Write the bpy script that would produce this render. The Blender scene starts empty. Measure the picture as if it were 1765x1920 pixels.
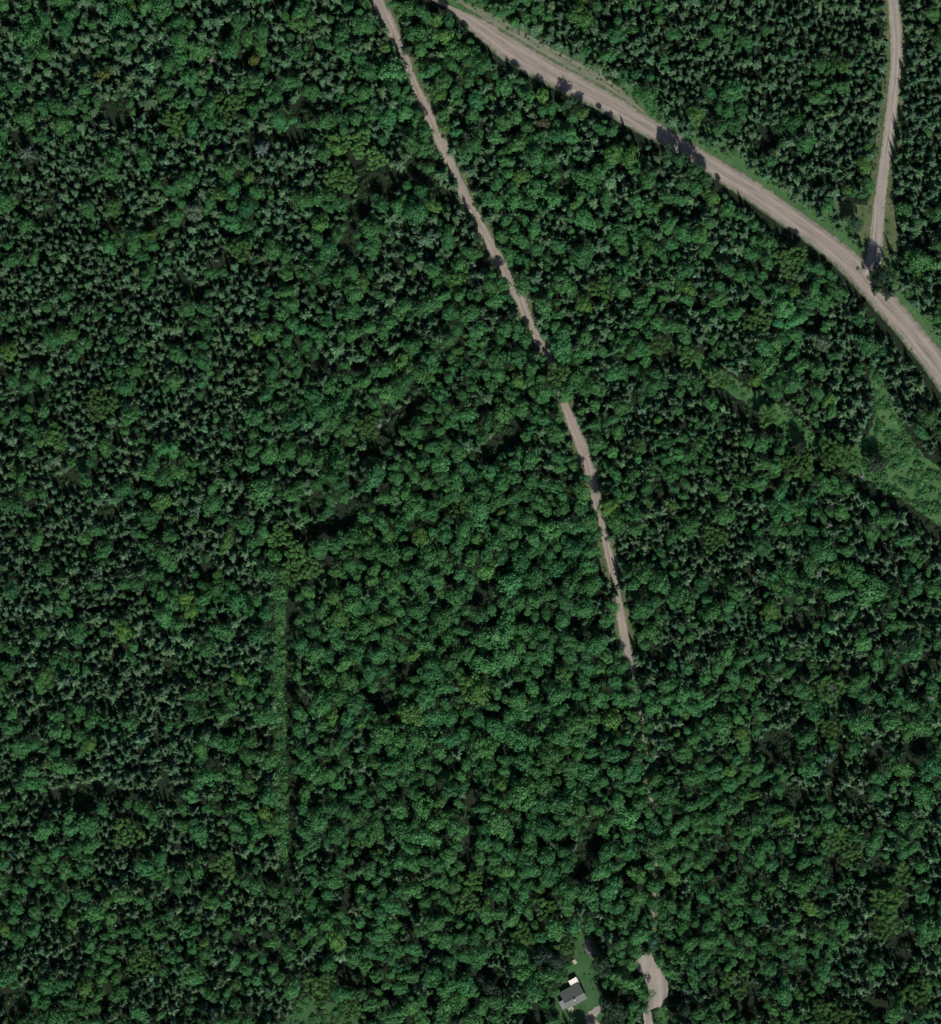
import bpy, bmesh, math, random
from mathutils import Vector, noise, Matrix

random.seed(11)
R = random.Random(4)
S = 0.28                                     # metres covered by one pixel of the photograph
def W(px, py, z=0.0): return Vector(((px - 882.5) * S, (960 - py) * S, z))
def P(x, y): return (x / S + 882.5, 960 - y / S)

scene = bpy.context.scene
COL = scene.collection
SUN_AZ, SUN_EL = 163.0, 43.0                 # compass bearing (top of the photo is north) and height

# ------------------------------------------------------------------ materials
def new_mat(name):
    m = bpy.data.materials.new(name); m.use_nodes = True
    nt = m.node_tree; nt.nodes.clear()
    out = nt.nodes.new('ShaderNodeOutputMaterial')
    b = nt.nodes.new('ShaderNodeBsdfPrincipled')
    nt.links.new(b.outputs[0], out.inputs[0])
    b.inputs['Specular IOR Level'].default_value = 0.2
    b.inputs['Roughness'].default_value = 0.8
    return m, nt, b

def nd(nt, typ, **kw):
    n = nt.nodes.new(typ)
    for k, v in kw.items():
        if k.startswith('i_'): n.inputs[k[2:].replace('_', ' ')].default_value = v
        else: setattr(n, k, v)
    return n

def noise_tex(nt, vec, scale, detail=4.0, rough=0.6):
    n = nd(nt, 'ShaderNodeTexNoise'); n.inputs['Scale'].default_value = scale
    n.inputs['Detail'].default_value = detail; n.inputs['Roughness'].default_value = rough
    nt.links.new(vec, n.inputs['Vector']); return n.outputs['Fac']

def ramp(nt, fac, stops):
    r = nd(nt, 'ShaderNodeValToRGB'); e = r.color_ramp.elements
    while len(e) < len(stops): e.new(0.5)
    for el, (p, c) in zip(e, stops):
        el.position = p; el.color = (*c, 1) if len(c) == 3 else c
    nt.links.new(fac, r.inputs[0]); return r.outputs[0]

def mixc(nt, fac, a, b, blend='MIX'):
    m = nd(nt, 'ShaderNodeMix', data_type='RGBA', blend_type=blend)
    for sock, v in ((m.inputs[0], fac), (m.inputs[6], a), (m.inputs[7], b)):
        if isinstance(v, (int, float)): sock.default_value = v
        elif isinstance(v, tuple): sock.default_value = (*v, 1)
        else: nt.links.new(v, sock)
    return m.outputs[2]

def math_n(nt, op, a, b=None):
    m = nd(nt, 'ShaderNodeMath', operation=op)
    for s, v in zip(m.inputs, (a, b)):
        if v is None: continue
        if isinstance(v, (int, float)): s.default_value = v
        else: nt.links.new(v, s)
    return m.outputs[0]

def bump(nt, b, h, strength=0.5, dist=0.3):
    n = nd(nt, 'ShaderNodeBump'); n.inputs['Strength'].default_value = strength
    n.inputs['Distance'].default_value = dist
    nt.links.new(h, n.inputs['Height']); nt.links.new(n.outputs[0], b.inputs['Normal'])

def objcoord(nt): return nd(nt, 'ShaderNodeTexCoord').outputs['Object']

def leaf_material(name, spec, trans):
    m, nt, b = new_mat(name)
    a = nd(nt, 'ShaderNodeAttribute', attribute_name='color', attribute_type='INSTANCER')
    f = nd(nt, 'ShaderNodeAttribute', attribute_name='leaf_tone', attribute_type='GEOMETRY')
    tone = ramp(nt, f.outputs['Fac'], [(0, (.55, .58, .55)), (.5, (.97, .97, .97)), (1, (1.5, 1.42, 1.42))])
    c = mixc(nt, 1.0, a.outputs['Color'], tone, 'MULTIPLY')
    nt.links.new(c, b.inputs['Base Color'])
    b.inputs['Roughness'].default_value = 0.55
    b.inputs['Specular IOR Level'].default_value = spec
    if trans:
        t = nd(nt, 'ShaderNodeBsdfTranslucent'); nt.links.new(c, t.inputs[0])
        ms = nd(nt, 'ShaderNodeMixShader'); ms.inputs[0].default_value = trans
        out = nt.nodes['Material Output']
        nt.links.new(b.outputs[0], ms.inputs[1]); nt.links.new(t.outputs[0], ms.inputs[2])
        nt.links.new(ms.outputs[0], out.inputs[0])
    return m

M_LEAF = leaf_material('broadleaf_foliage', 0.16, 0.12)
M_NEEDLE = leaf_material('needle_foliage', 0.25, 0.0)

def bark(name, c0, c1):
    m, nt, b = new_mat(name); v = objcoord(nt)
    nt.links.new(ramp(nt, noise_tex(nt, v, 6), [(.3, c0), (.7, c1)]), b.inputs['Base Color'])
    bump(nt, b, noise_tex(nt, v, 14), .6, .03); return m
M_BARK = bark('bark', (.05, .042, .035), (.13, .11, .09))
M_DEAD = bark('bleached_wood', (.17, .17, .16), (.33, .33, .31))
M_PALEWOOD = bark('pale_timber', (.42, .36, .27), (.58, .52, .42))

def ground_material(name, c_lo, c_mid, c_hi, bumpd=.4):
    m, nt, b = new_mat(name); v = objcoord(nt)
    f = math_n(nt, 'ADD', math_n(nt, 'MULTIPLY', noise_tex(nt, v, .09, 5), .5),
               math_n(nt, 'MULTIPLY', noise_tex(nt, v, .9, 6, .75), .5))
    nt.links.new(ramp(nt, f, [(.36, c_lo), (.5, c_mid), (.64, c_hi)]), b.inputs['Base Color'])
    bump(nt, b, noise_tex(nt, v, 1.6, 6, .8), .9, bumpd); return m
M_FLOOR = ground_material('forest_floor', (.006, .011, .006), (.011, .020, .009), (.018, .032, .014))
M_GRASS = ground_material('rough_grass', (.026, .070, .026), (.040, .105, .036), (.070, .135, .050), .5)
M_DRY = ground_material('verge_grass', (.045, .078, .032), (.085, .118, .050), (.16, .155, .095), .4)

def road_material(name, base, rut, edge, edge_w=.32, streak=1.0):
    m, nt, b = new_mat(name)
    uv = nd(nt, 'ShaderNodeUVMap', uv_map='UVMap')
    sep = nd(nt, 'ShaderNodeSeparateXYZ'); nt.links.new(uv.outputs[0], sep.inputs[0])
    v = objcoord(nt)
    comb = nd(nt, 'ShaderNodeCombineXYZ')
    nt.links.new(math_n(nt, 'MULTIPLY', sep.outputs[0], 3.2 * streak), comb.inputs[0])
    nt.links.new(math_n(nt, 'MULTIPLY', sep.outputs[1], .035), comb.inputs[1])
    st = noise_tex(nt, comb.outputs[0], 1.6, 4, .6)
    sand = ramp(nt, st, [(.32, rut), (.5, base), (.7, tuple(min(1, c * 1.14) for c in base))])
    grit = ramp(nt, noise_tex(nt, v, 1.3, 6, .8), [(.3, (.86, .86, .86)), (.7, (1.1, 1.1, 1.1))])
    sand = mixc(nt, 1.0, sand, grit, 'MULTIPLY')
    patch = ramp(nt, noise_tex(nt, v, .11, 4, .6), [(.4, (.93, .95, .94)), (.62, (1.05, 1.03, 1.02))])
    sand = mixc(nt, 1.0, sand, patch, 'MULTIPLY')
    wt = math_n(nt, 'ABSOLUTE', math_n(nt, 'SUBTRACT', math_n(nt, 'ABSOLUTE', sep.outputs[0]), .36))   # packed wheel lines
    sand = mixc(nt, 1.0, sand, ramp(nt, wt, [(.05, (1.14, 1.13, 1.12)), (.2, (.95, .95, .95))]), 'MULTIPLY')
    # grass creeping in from the margins
    au = math_n(nt, 'ABSOLUTE', sep.outputs[0])
    e = math_n(nt, 'ADD', au, math_n(nt, 'MULTIPLY', math_n(nt, 'SUBTRACT', noise_tex(nt, v, .35, 6, .75), .5), 1.1))
    g = ramp(nt, e, [(1 - edge_w, (0, 0, 0)), (1.08 - edge_w * .4, (1, 1, 1))])
    gc = ramp(nt, noise_tex(nt, v, .8, 5, .7), [(.35, tuple(c * .7 for c in edge)), (.65, tuple(c * 1.4 for c in edge))])
    nt.links.new(mixc(nt, g, sand, gc), b.inputs['Base Color'])
    bump(nt, b, noise_tex(nt, v, 2.2, 6, .8), .5, .08)
    b.inputs['Roughness'].default_value = .95
    return m
M_ROAD = road_material('pinkish_gravel', (.262, .228, .200), (.195, .170, .150), (.060, .095, .042))
M_TRACK = road_material('dirt_track', (.275, .238, .205), (.205, .178, .152), (.060, .095, .042), .30, .7)
M_LANE = road_material('grey_gravel', (.285, .258, .228), (.205, .182, .158), (.07, .105, .045), .22, .8)
M_SHOULDER = road_material('grassy_gravel', (.165, .172, .125), (.07, .11, .055), (.055, .095, .04), .6, .8)

def plain(name, c, rough=.6, spec=.3, sc=3.0, var=.2, metal=0.0):
    m, nt, b = new_mat(name); v = objcoord(nt)
    nt.links.new(ramp(nt, noise_tex(nt, v, sc, 5), [(.3, tuple(x * (1 - var) for x in c)), (.7, tuple(min(1, x * (1 + var)) for x in c))]), b.inputs['Base Color'])
    b.inputs['Roughness'].default_value = rough; b.inputs['Specular IOR Level'].default_value = spec
    b.inputs['Metallic'].default_value = metal
    bump(nt, b, noise_tex(nt, v, sc * 5), .25, .02); return m
M_SHINGLE = plain('roof_shingle', (.115, .135, .122), .85, .25, 2.5, .3)
M_LEANTO = plain('grey_metal_roof', (.145, .165, .165), .5, .4, 2.0, .2)
M_WHITE = plain('white_sheet_roof', (.74, .66, .62), .6, .3, 2.0, .08)
M_SIDING = plain('brown_siding', (.16, .115, .08), .8, .2, 4, .25)
M_TRIM = plain('pale_trim', (.6, .58, .53), .7, .3, 4, .1)
M_GLASS = plain('window_glass', (.03, .04, .05), .1, .6, 1, .1)
M_BRICK = plain('chimney_masonry', (.50, .47, .43), .9, .2, 6, .2)
M_DOOR = plain('door_paint', (.10, .16, .13), .6, .3, 4, .15)
M_STEEL = plain('dull_steel', (.5, .5, .48), .4, .5, 6, .1, .8)
M_DECK = plain('pale_deck', (.40, .37, .28), .8, .2, 6, .2)

# ------------------------------------------------------------------ object helpers
def tag(o, label=None, cat=None, group=None, kind=None):
    if label: o['label'] = label
    if cat: o['category'] = cat
    if group: o['group'] = group
    if kind: o['kind'] = kind
    return o
def link(name, me, parent=None):
    o = bpy.data.objects.new(name, me); COL.objects.link(o)
    if parent is not None: o.parent = parent
    return o
def empty(name, loc, rz=0):
    o = bpy.data.objects.new(name, None); COL.objects.link(o)
    o.empty_display_size = 1; o.location = loc; o.rotation_euler = (0, 0, rz); return o

class MB:
    def __init__(s): s.v, s.f, s.m, s.t = [], [], [], []
    def face(s, pts, mi=0, tone=.5):
        i = len(s.v); s.v += [tuple(p) for p in pts]; s.f.append(tuple(range(i, i + len(pts)))); s.m.append(mi); s.t.append(tone)
    def box(s, c, d, rz=0, mi=0):
        cx, cy, cz = c; x, y, z = (k / 2 for k in d); q = Matrix.Rotation(rz, 3, 'Z'); i = len(s.v)
        for sx, sy, sz in ((-1,-1,-1),(1,-1,-1),(1,1,-1),(-1,1,-1),(-1,-1,1),(1,-1,1),(1,1,1),(-1,1,1)):
            p = q @ Vector((sx * x, sy * y, sz * z)); s.v.append((p.x + cx, p.y + cy, p.z + cz))
        for f in ((0,3,2,1),(4,5,6,7),(0,1,5,4),(1,2,6,5),(2,3,7,6),(3,0,4,7)):
            s.f.append(tuple(i + k for k in f)); s.m.append(mi); s.t.append(.5)
    def prism(s, poly, axis_a, axis_b, mi=0):        # polygon extruded from offset a to offset b (both vectors)
        n = len(poly); i = len(s.v)
        for off in (axis_a, axis_b):
            s.v += [tuple(Vector(p) + Vector(off)) for p in poly]
        s.f.append(tuple(i + k for k in range(n))[::-1]); s.f.append(tuple(i + n + k for k in range(n)))
        for k in range(n): s.f.append((i + k, i + (k + 1) % n, i + n + (k + 1) % n, i + n + k))
        s.m += [mi] * (n + 2); s.t += [.5] * (n + 2)
    def tube(s, path, radii, n=6, mi=0):
        rings = []
        for k, (p, r) in enumerate(zip(path, radii)):
            p = Vector(p); d = Vector(path[min(k + 1, len(path) - 1)]) - Vector(path[max(k - 1, 0)])
            d.normalize(); a = d.orthogonal().normalized(); b_ = d.cross(a); i = len(s.v)
            for j in range(n):
                t = 2 * math.pi * j / n; s.v.append(tuple(p + (a * math.cos(t) + b_ * math.sin(t)) * r))
            rings.append(i)
        for a, b_ in zip(rings, rings[1:]):
            for j in range(n):
                s.f.append((a + j, a + (j + 1) % n, b_ + (j + 1) % n, b_ + j)); s.m.append(mi); s.t.append(.5)
        s.f.append(tuple(rings[-1] + j for j in range(n))); s.m.append(mi); s.t.append(.5)
    def mesh(s, name, mats):
        me = bpy.data.meshes.new(name); me.from_pydata(s.v, [], s.f)
        for m in mats: me.materials.append(m)
        me.polygons.foreach_set('material_index', s.m)
        a = me.attributes.new('leaf_tone', 'FLOAT', 'FACE'); a.data.foreach_set('value', s.t)
        me.update(); return me
    def build(s, name, mats, parent=None):
        return link(name, s.mesh(name, mats if isinstance(mats, (list, tuple)) else [mats]), parent)

# ------------------------------------------------------------------ curves in the picture plane
def resample(pts, step=1.0):
    """pts: tuples in photo pixels (x, y, extra...) -> list of metre tuples, Catmull-Rom"""
    q = [tuple([*W(p[0], p[1])[:2]] + [e * S for e in p[2:]]) for p in pts]
    q = [tuple(2 * a - b for a, b in zip(q[0], q[1]))] + q + [tuple(2 * a - b for a, b in zip(q[-1], q[-2]))]
    out = []
    for i in range(1, len(q) - 2):
        p0, p1, p2, p3 = q[i - 1:i + 3]
        L = math.dist(p1[:2], p2[:2]); n = max(2, int(L / step))
        for k in range(n):
            t = k / n
            out.append(tuple(.5 * (2 * b + (c - a) * t + (2 * a - 5 * b + 4 * c - d) * t * t + (3 * b - a - 3 * c + d) * t ** 3)
                             for a, b, c, d in zip(p0, p1, p2, p3)))
    out.append(q[-2]); return out

def jit(x, y, amp, sc=.35, seed=0.0):
    return amp * (noise.noise(Vector((x * sc, y * sc, seed))) + .6 * noise.noise(Vector((x * sc * 3, y * sc * 3, seed + 7))))

def ribbon(name, pts, mat, z, amp=.7, seed=0., crown=0.05):
    c = resample(pts, .9); n = 8; mb = MB(); uvs = []; rows = []; d = 0
    for i, p in enumerate(c):
        a, b = c[max(i - 1, 0)], c[min(i + 1, len(c) - 1)]
        t = Vector((b[0] - a[0], b[1] - a[1])).normalized(); nr = Vector((-t.y, t.x))
        if i: d += math.dist(p[:2], c[i - 1][:2])
        l = p[2] / 2 + jit(p[0], p[1], amp, .35, seed); r = p[2] / 2 + jit(p[0], p[1], amp, .35, seed + 31)
        row = []
        for k in range(n + 1):
            u = -1 + 2 * k / n; off = u * (l if u > 0 else r)
            row.append(len(mb.v)); mb.v.append((p[0] + nr.x * off, p[1] + nr.y * off, z + crown * (1 - u * u))); uvs.append((u, d))
        rows.append(row)
    for a, b in zip(rows, rows[1:]):
        for k in range(n):
            mb.f.append((a[k], b[k], b[k + 1], a[k + 1])); mb.m.append(0); mb.t.append(.5)
    me = mb.mesh(name, [mat]); uv = me.uv_layers.new(name='UVMap')
    for lp in me.loops: uv.data[lp.index].uv = uvs[lp.vertex_index]
    o = link(name, me)
    for f in me.polygons: f.use_smooth = True
    return tag(o, kind='structure')

def patch(name, poly, mat, z, amp=1.0, seed=0.):
    closed = poly + [poly[0]]; pts = []
    for a, b in zip(closed, closed[1:]):
        n = max(1, int(math.dist(a, b) * S / 1.0))
        for k in range(n):
            p = W(a[0] + (b[0] - a[0]) * k / n, a[1] + (b[1] - a[1]) * k / n)
            pts.append((p.x + jit(p.x, p.y, amp, .3, seed), p.y + jit(p.x, p.y, amp, .3, seed + 11), z))
    bm = bmesh.new(); f = bm.faces.new([bm.verts.new(p) for p in pts])
    if f.normal.z < 0 or f.calc_area() < 0: pass
    bmesh.ops.triangulate(bm, faces=[f]); bmesh.ops.recalc_face_normals(bm, faces=bm.faces)
    cx = sum(p[0] for p in pts) / len(pts); cy = sum(p[1] for p in pts) / len(pts)
    uv = bm.loops.layers.uv.new('UVMap')
    for ff in bm.faces:
        if ff.normal.z < 0: ff.normal_flip()
        for l in ff.loops: l[uv].uv = ((l.vert.co.x - cx) / 12, l.vert.co.y)
    me = bpy.data.meshes.new(name); bm.to_mesh(me); bm.free(); me.materials.append(mat)
    return tag(link(name, me), kind='structure')

# ------------------------------------------------------------------ roads of the photograph (pixels: x, y, width)
TRACK = [(672,-90,30),(690,-45,30),(708,0,30),(735,55,30),(757,100,22),(775,150,18),(795,195,24),(820,250,25),(850,315,21),(876,375,23),(893,402,20),
         (906,432,24),(925,465,26),(950,510,28),(975,560,25),(1000,620,21),(1030,670,18),(1046,720,15),(1064,770,20),(1085,820,26),
         (1105,880,27),(1117,930,25),(1126,970,15),(1139,1025,18),(1150,1070,20),(1160,1115,12),(1167,1165,22),(1177,1215,18),
         (1196,1300,10),(1212,1400,10),(1222,1500,10),(1229,1600,10),(1230,1632,10),(1226,1700,10),(1216,1790,16)]
ROAD = [(740,-60,6),(800,-12,6),(850,14,10),(878,34,30),(908,54,42),(955,88,52),(1015,124,54),(1080,158,52),(1140,190,46),(1200,226,44),(1262,262,38),
        (1320,298,40),(1400,348,46),(1470,396,48),(1540,446,48),(1605,500,54),(1660,562,54),(1708,618,52),(1765,690,54),(1830,790,54)]
LANE = [(1676,-90,22),(1677,-30,22),(1678,0,22),(1684,80,25),(1680,150,23),(1670,240,22),(1661,310,22),(1652,380,24),(1646,440,28),(1642,480,32),(1634,515,40)]
DRIVE = [(1180,1990,16),(1140,1950,18),(1108,1915,20),(1118,1900,16),(1128,1890,8)]
TURN = [(1207,1792),(1221,1788),(1230,1807),(1243,1822),(1254,1846),(1253,1870),(1239,1892),(1222,1895),(1227,1925),(1230,1990),(1208,1990),(1210,1920),(1208,1900),
        (1217,1883),(1215,1849),(1206,1830),(1193,1815),(1196,1803)]
STRIP = [(511,1095),(536,1085),(533,1130),(531,1200),(532,1250),(530,1290),(535,1340),(533,1400),(538,1450),(535,1520),(537,1570),(534,1610),(529,1655),(524,1650),(522,1560),(517,1500),(519,1450),
         (513,1380),(517,1330),(514,1260),(516,1200)]
MEADOW = [(1255,638),(1300,652),(1355,692),(1415,732),(1455,758),(1486,768),(1510,800),(1560,832),(1605,838),(1640,800),(1646,765),(1632,705),(1652,695),(1674,750),(1698,805),(1732,850),
          (1785,895),(1850,960),(1850,1050),(1765,985),(1700,940),(1640,905),(1590,878),(1540,853),(1490,836),(1465,800),(1400,755),(1340,716),(1285,674)]
YARD = [(1082,1755),(1106,1752),(1124,1785),(1122,1850),(1140,1885),(1120,1935),(1060,1935),(1046,1912),(1036,1880),(1056,1845),(1072,1815)]
GLADES = [[(1228,1898),(1250,1888),(1258,1925),(1262,1990),(1234,1990)],
          [(560,1875),(640,1885),(680,1925),(670,1990),(540,1990),(530,1920)],
          [(885,1620),(905,1635),(900,1665),(882,1690),(870,1715),(862,1700),(872,1660)],
          [(1640,1650),(1690,1640),(1690,1720),(1660,1740),(1640,1700)],
          [(1535,1270),(1575,1262),(1580,1320),(1560,1345),(1540,1320)]]
FORK = [(1560,372),(1600,380),(1634,384),(1634,440),(1630,470),(1612,440),(1600,410),(1575,398)]
FORK_E = [(1668,300),(1678,310),(1678,390),(1688,450),(1690,470),(1655,470),(1655,440),(1662,370)]

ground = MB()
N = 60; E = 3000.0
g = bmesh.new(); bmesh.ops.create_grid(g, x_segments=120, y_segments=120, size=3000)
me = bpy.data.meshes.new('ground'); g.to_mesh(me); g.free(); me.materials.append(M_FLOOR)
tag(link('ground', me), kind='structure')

patch('forest_strip_grass', STRIP, M_GRASS, .03, 1.6, 1)
M_MEADOW = ground_material('meadow_grass', (.034, .095, .034), (.055, .138, .046), (.09, .165, .062), .5)
patch('meadow', MEADOW, M_MEADOW, .03, 1.4, 2)
patch('yard_grass', YARD, M_GRASS, .03, 1.0, 3)
for i, gpoly in enumerate(GLADES): patch('glade_grass', gpoly, M_GRASS, .03, 1.0, 5 + i)
patch('lane_grass', FORK, M_DRY, .06, .8, 21)
patch('lane_grass', FORK_E, M_DRY, .06, .6, 22)
ribbon('track_verge', [(x, y, max(22, w * 1.9)) for x, y, w in TRACK], M_DRY, .03, .8, 3, 0)
ribbon('road_verge', [(x + 13, y - 20, w + 30) for x, y, w in ROAD], M_MEADOW, .04, 1.0, 5, 0)
ribbon('lane_verge', [(x, y, w + 22) for x, y, w in LANE], M_DRY, .05, .7, 6, 0)
ribbon('road_shoulder', [(835,-20,12),(880,8,16),(940,42,26),(1010,82,30),(1080,122,32),(1140,154,28),(1185,188,14),(1215,214,6)], M_SHOULDER, .09, .9, 9, .02)
ribbon('dirt_track', [(x, y, w * .94) for x, y, w in TRACK], M_TRACK, .10, .55, 12)
ribbon('gravel_road', [(x, y, w * .93) for x, y, w in ROAD], M_ROAD, .10, .5, 14)
ribbon('gravel_lane', LANE, M_LANE, .18, .4, 16)
ribbon('driveway', DRIVE, M_LANE, .08, .4, 18)
patch('dirt_turnaround', TURN, M_LANE, .20, 1.0, 19)
patch('bare_earth', [(1093,1766),(1104,1762),(1118,1790),(1108,1800),(1098,1785)], plain('grey_earth', (.10, .10, .095)), .06, .5, 20)

# ------------------------------------------------------------------ distance fields for planting
class Field:
    def __init__(s, pts, step=2.0):
        s.g = {}; s.c = resample(pts, step)
        for i, p in enumerate(s.c): s.g.setdefault((int(p[0] // 16), int(p[1] // 16)), []).append(p)
    def near(s, x, y):
        best = (99., 0., 1)
        i, j = int(x // 16), int(y // 16)
        for a in (-1, 0, 1):
            for b in (-1, 0, 1):
                for p in s.g.get((i + a, j + b), ()):
                    d = math.dist((x, y), p[:2])
                    if d < best[0]: best = (d, p[2], 1 if x > p[0] else -1)
        return best
F_TRACK, F_ROAD, F_LANE, F_DRIVE = Field(TRACK), Field(ROAD), Field(LANE), Field(DRIVE)
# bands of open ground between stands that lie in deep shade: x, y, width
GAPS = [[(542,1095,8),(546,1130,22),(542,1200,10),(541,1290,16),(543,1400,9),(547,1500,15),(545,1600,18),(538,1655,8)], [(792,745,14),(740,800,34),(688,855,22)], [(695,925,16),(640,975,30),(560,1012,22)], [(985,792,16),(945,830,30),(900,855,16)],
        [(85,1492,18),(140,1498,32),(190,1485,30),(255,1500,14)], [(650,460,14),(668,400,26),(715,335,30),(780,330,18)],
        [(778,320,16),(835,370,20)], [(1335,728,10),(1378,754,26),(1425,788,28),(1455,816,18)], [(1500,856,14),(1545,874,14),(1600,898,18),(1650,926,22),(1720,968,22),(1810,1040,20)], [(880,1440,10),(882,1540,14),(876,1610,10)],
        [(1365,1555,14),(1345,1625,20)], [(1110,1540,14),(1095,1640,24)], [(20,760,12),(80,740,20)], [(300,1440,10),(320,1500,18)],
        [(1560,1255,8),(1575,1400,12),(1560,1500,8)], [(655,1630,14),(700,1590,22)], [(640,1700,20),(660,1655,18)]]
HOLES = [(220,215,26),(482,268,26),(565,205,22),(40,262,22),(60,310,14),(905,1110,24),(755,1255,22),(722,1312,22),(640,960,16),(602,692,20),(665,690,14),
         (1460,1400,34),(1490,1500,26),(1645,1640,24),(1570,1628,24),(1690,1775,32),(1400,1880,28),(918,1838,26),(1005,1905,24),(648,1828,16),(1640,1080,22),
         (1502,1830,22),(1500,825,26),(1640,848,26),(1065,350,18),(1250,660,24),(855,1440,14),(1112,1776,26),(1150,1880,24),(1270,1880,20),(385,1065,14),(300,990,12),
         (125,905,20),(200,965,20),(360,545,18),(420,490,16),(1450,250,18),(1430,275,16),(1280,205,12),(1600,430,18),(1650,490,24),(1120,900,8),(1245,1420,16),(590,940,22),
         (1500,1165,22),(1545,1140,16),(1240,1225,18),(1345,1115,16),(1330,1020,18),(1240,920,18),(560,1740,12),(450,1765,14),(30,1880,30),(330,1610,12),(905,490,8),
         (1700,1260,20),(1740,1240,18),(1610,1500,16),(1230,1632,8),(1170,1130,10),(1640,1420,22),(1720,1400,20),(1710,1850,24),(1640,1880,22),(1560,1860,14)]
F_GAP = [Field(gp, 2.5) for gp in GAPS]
def inside(poly, px, py):
    c = False; n = len(poly)
    for i in range(n):
        x1, y1 = poly[i]; x2, y2 = poly[i - 1]
        if (y1 > py) != (y2 > py) and px < (x2 - x1) * (py - y1) / (y2 - y1) + x1: c = not c
    return c
def poly_dist(poly, px, py):
    b = 1e9
    for i in range(len(poly)):
        x1, y1 = poly[i - 1]; x2, y2 = poly[i]; dx, dy = x2 - x1, y2 - y1
        t = max(0, min(1, ((px - x1) * dx + (py - y1) * dy) / (dx * dx + dy * dy + 1e-9)))
        b = min(b, math.hypot(px - x1 - t * dx, py - y1 - t * dy))
    return b
SEEN = [[(1132,1018),(1144,1018),(1155,1055),(1162,1100),(1150,1104)], [(1158,1146),(1174,1146),(1177,1185),(1190,1232),(1196,1262),(1182,1262),(1163,1190)]]   # stretches of track open to the sky
OPEN = SEEN + [STRIP, MEADOW, YARD, TURN, FORK, FORK_E] + GLADES
BBOX = [(min(p[0] for p in q) - 25, min(p[1] for p in q) - 25, max(p[0] for p in q) + 25, max(p[1] for p in q) + 25) for q in OPEN]

def blocked(x, y, r):
    px, py = P(x, y)
    d, w, s = F_TRACK.near(x, y)
    hid = (.5 if py < 640 or 750 < py < 950 else .42) + .6 * noise.noise(Vector((x * .09, y * .09, 33)))
    if 1020 < py < 1085 or 1150 < py < 1228: hid = 1.2
    if py > 1235: hid = 0.0
    if 690 < py < 755 or 985 < py < 1015: hid = .05
    if d < w * .5 * min(1, hid + .3) + r * .92 * hid: return True
    d, w, s = F_ROAD.near(x, y)
    if d < 60:
        south = 0
        # which side: compare with the nearest centre point's y
        if d < w * .5 + r * .85 + 8:
            best = min(F_ROAD.c, key=lambda p: (p[0] - x) ** 2 + (p[1] - y) ** 2)
            south = (y - best[1]) < (best[0] - x) * .0 - 0 and y < best[1]
            need = w * .46 + r * .92 + (2.5 if south else (3.4 if px < 1190 else .6 if px < 1340 else 2.2) + 2.2 * noise.noise(Vector((px * .05, py * .05, 60))))
            if px > 1420 and not south: need -= .6
            if px > 1330 and south: need += .8
            if 1255 < px < 1330 and south: need -= 3.6
            if d < need: return True
    d, w, s = F_LANE.near(x, y)
    if d < w * .5 + r * .95 + .8: return True
    d, w, s = F_DRIVE.near(x, y)
    if d < w * .5 + r * .8: return True
    for q, b in zip(OPEN, BBOX):
        if b[0] < px < b[2] and b[1] < py < b[3]:
            if inside(q, px, py) or poly_dist(q, px, py) * S < r * (.55 if q is TURN else .45 if q in (YARD, STRIP) else .6 if q in SEEN else .85): return True
    return False

def in_gap(x, y, r):
    px, py = P(x, y)
    for f in F_GAP:
        d, w, s = f.near(x, y)
        if d < w * .5 + r * .8: return True
    for hx, hy, hr in HOLES:
        if math.hypot(px - hx, py - hy) * S < hr * S * .95 + r * .75: return True
    return False

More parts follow.
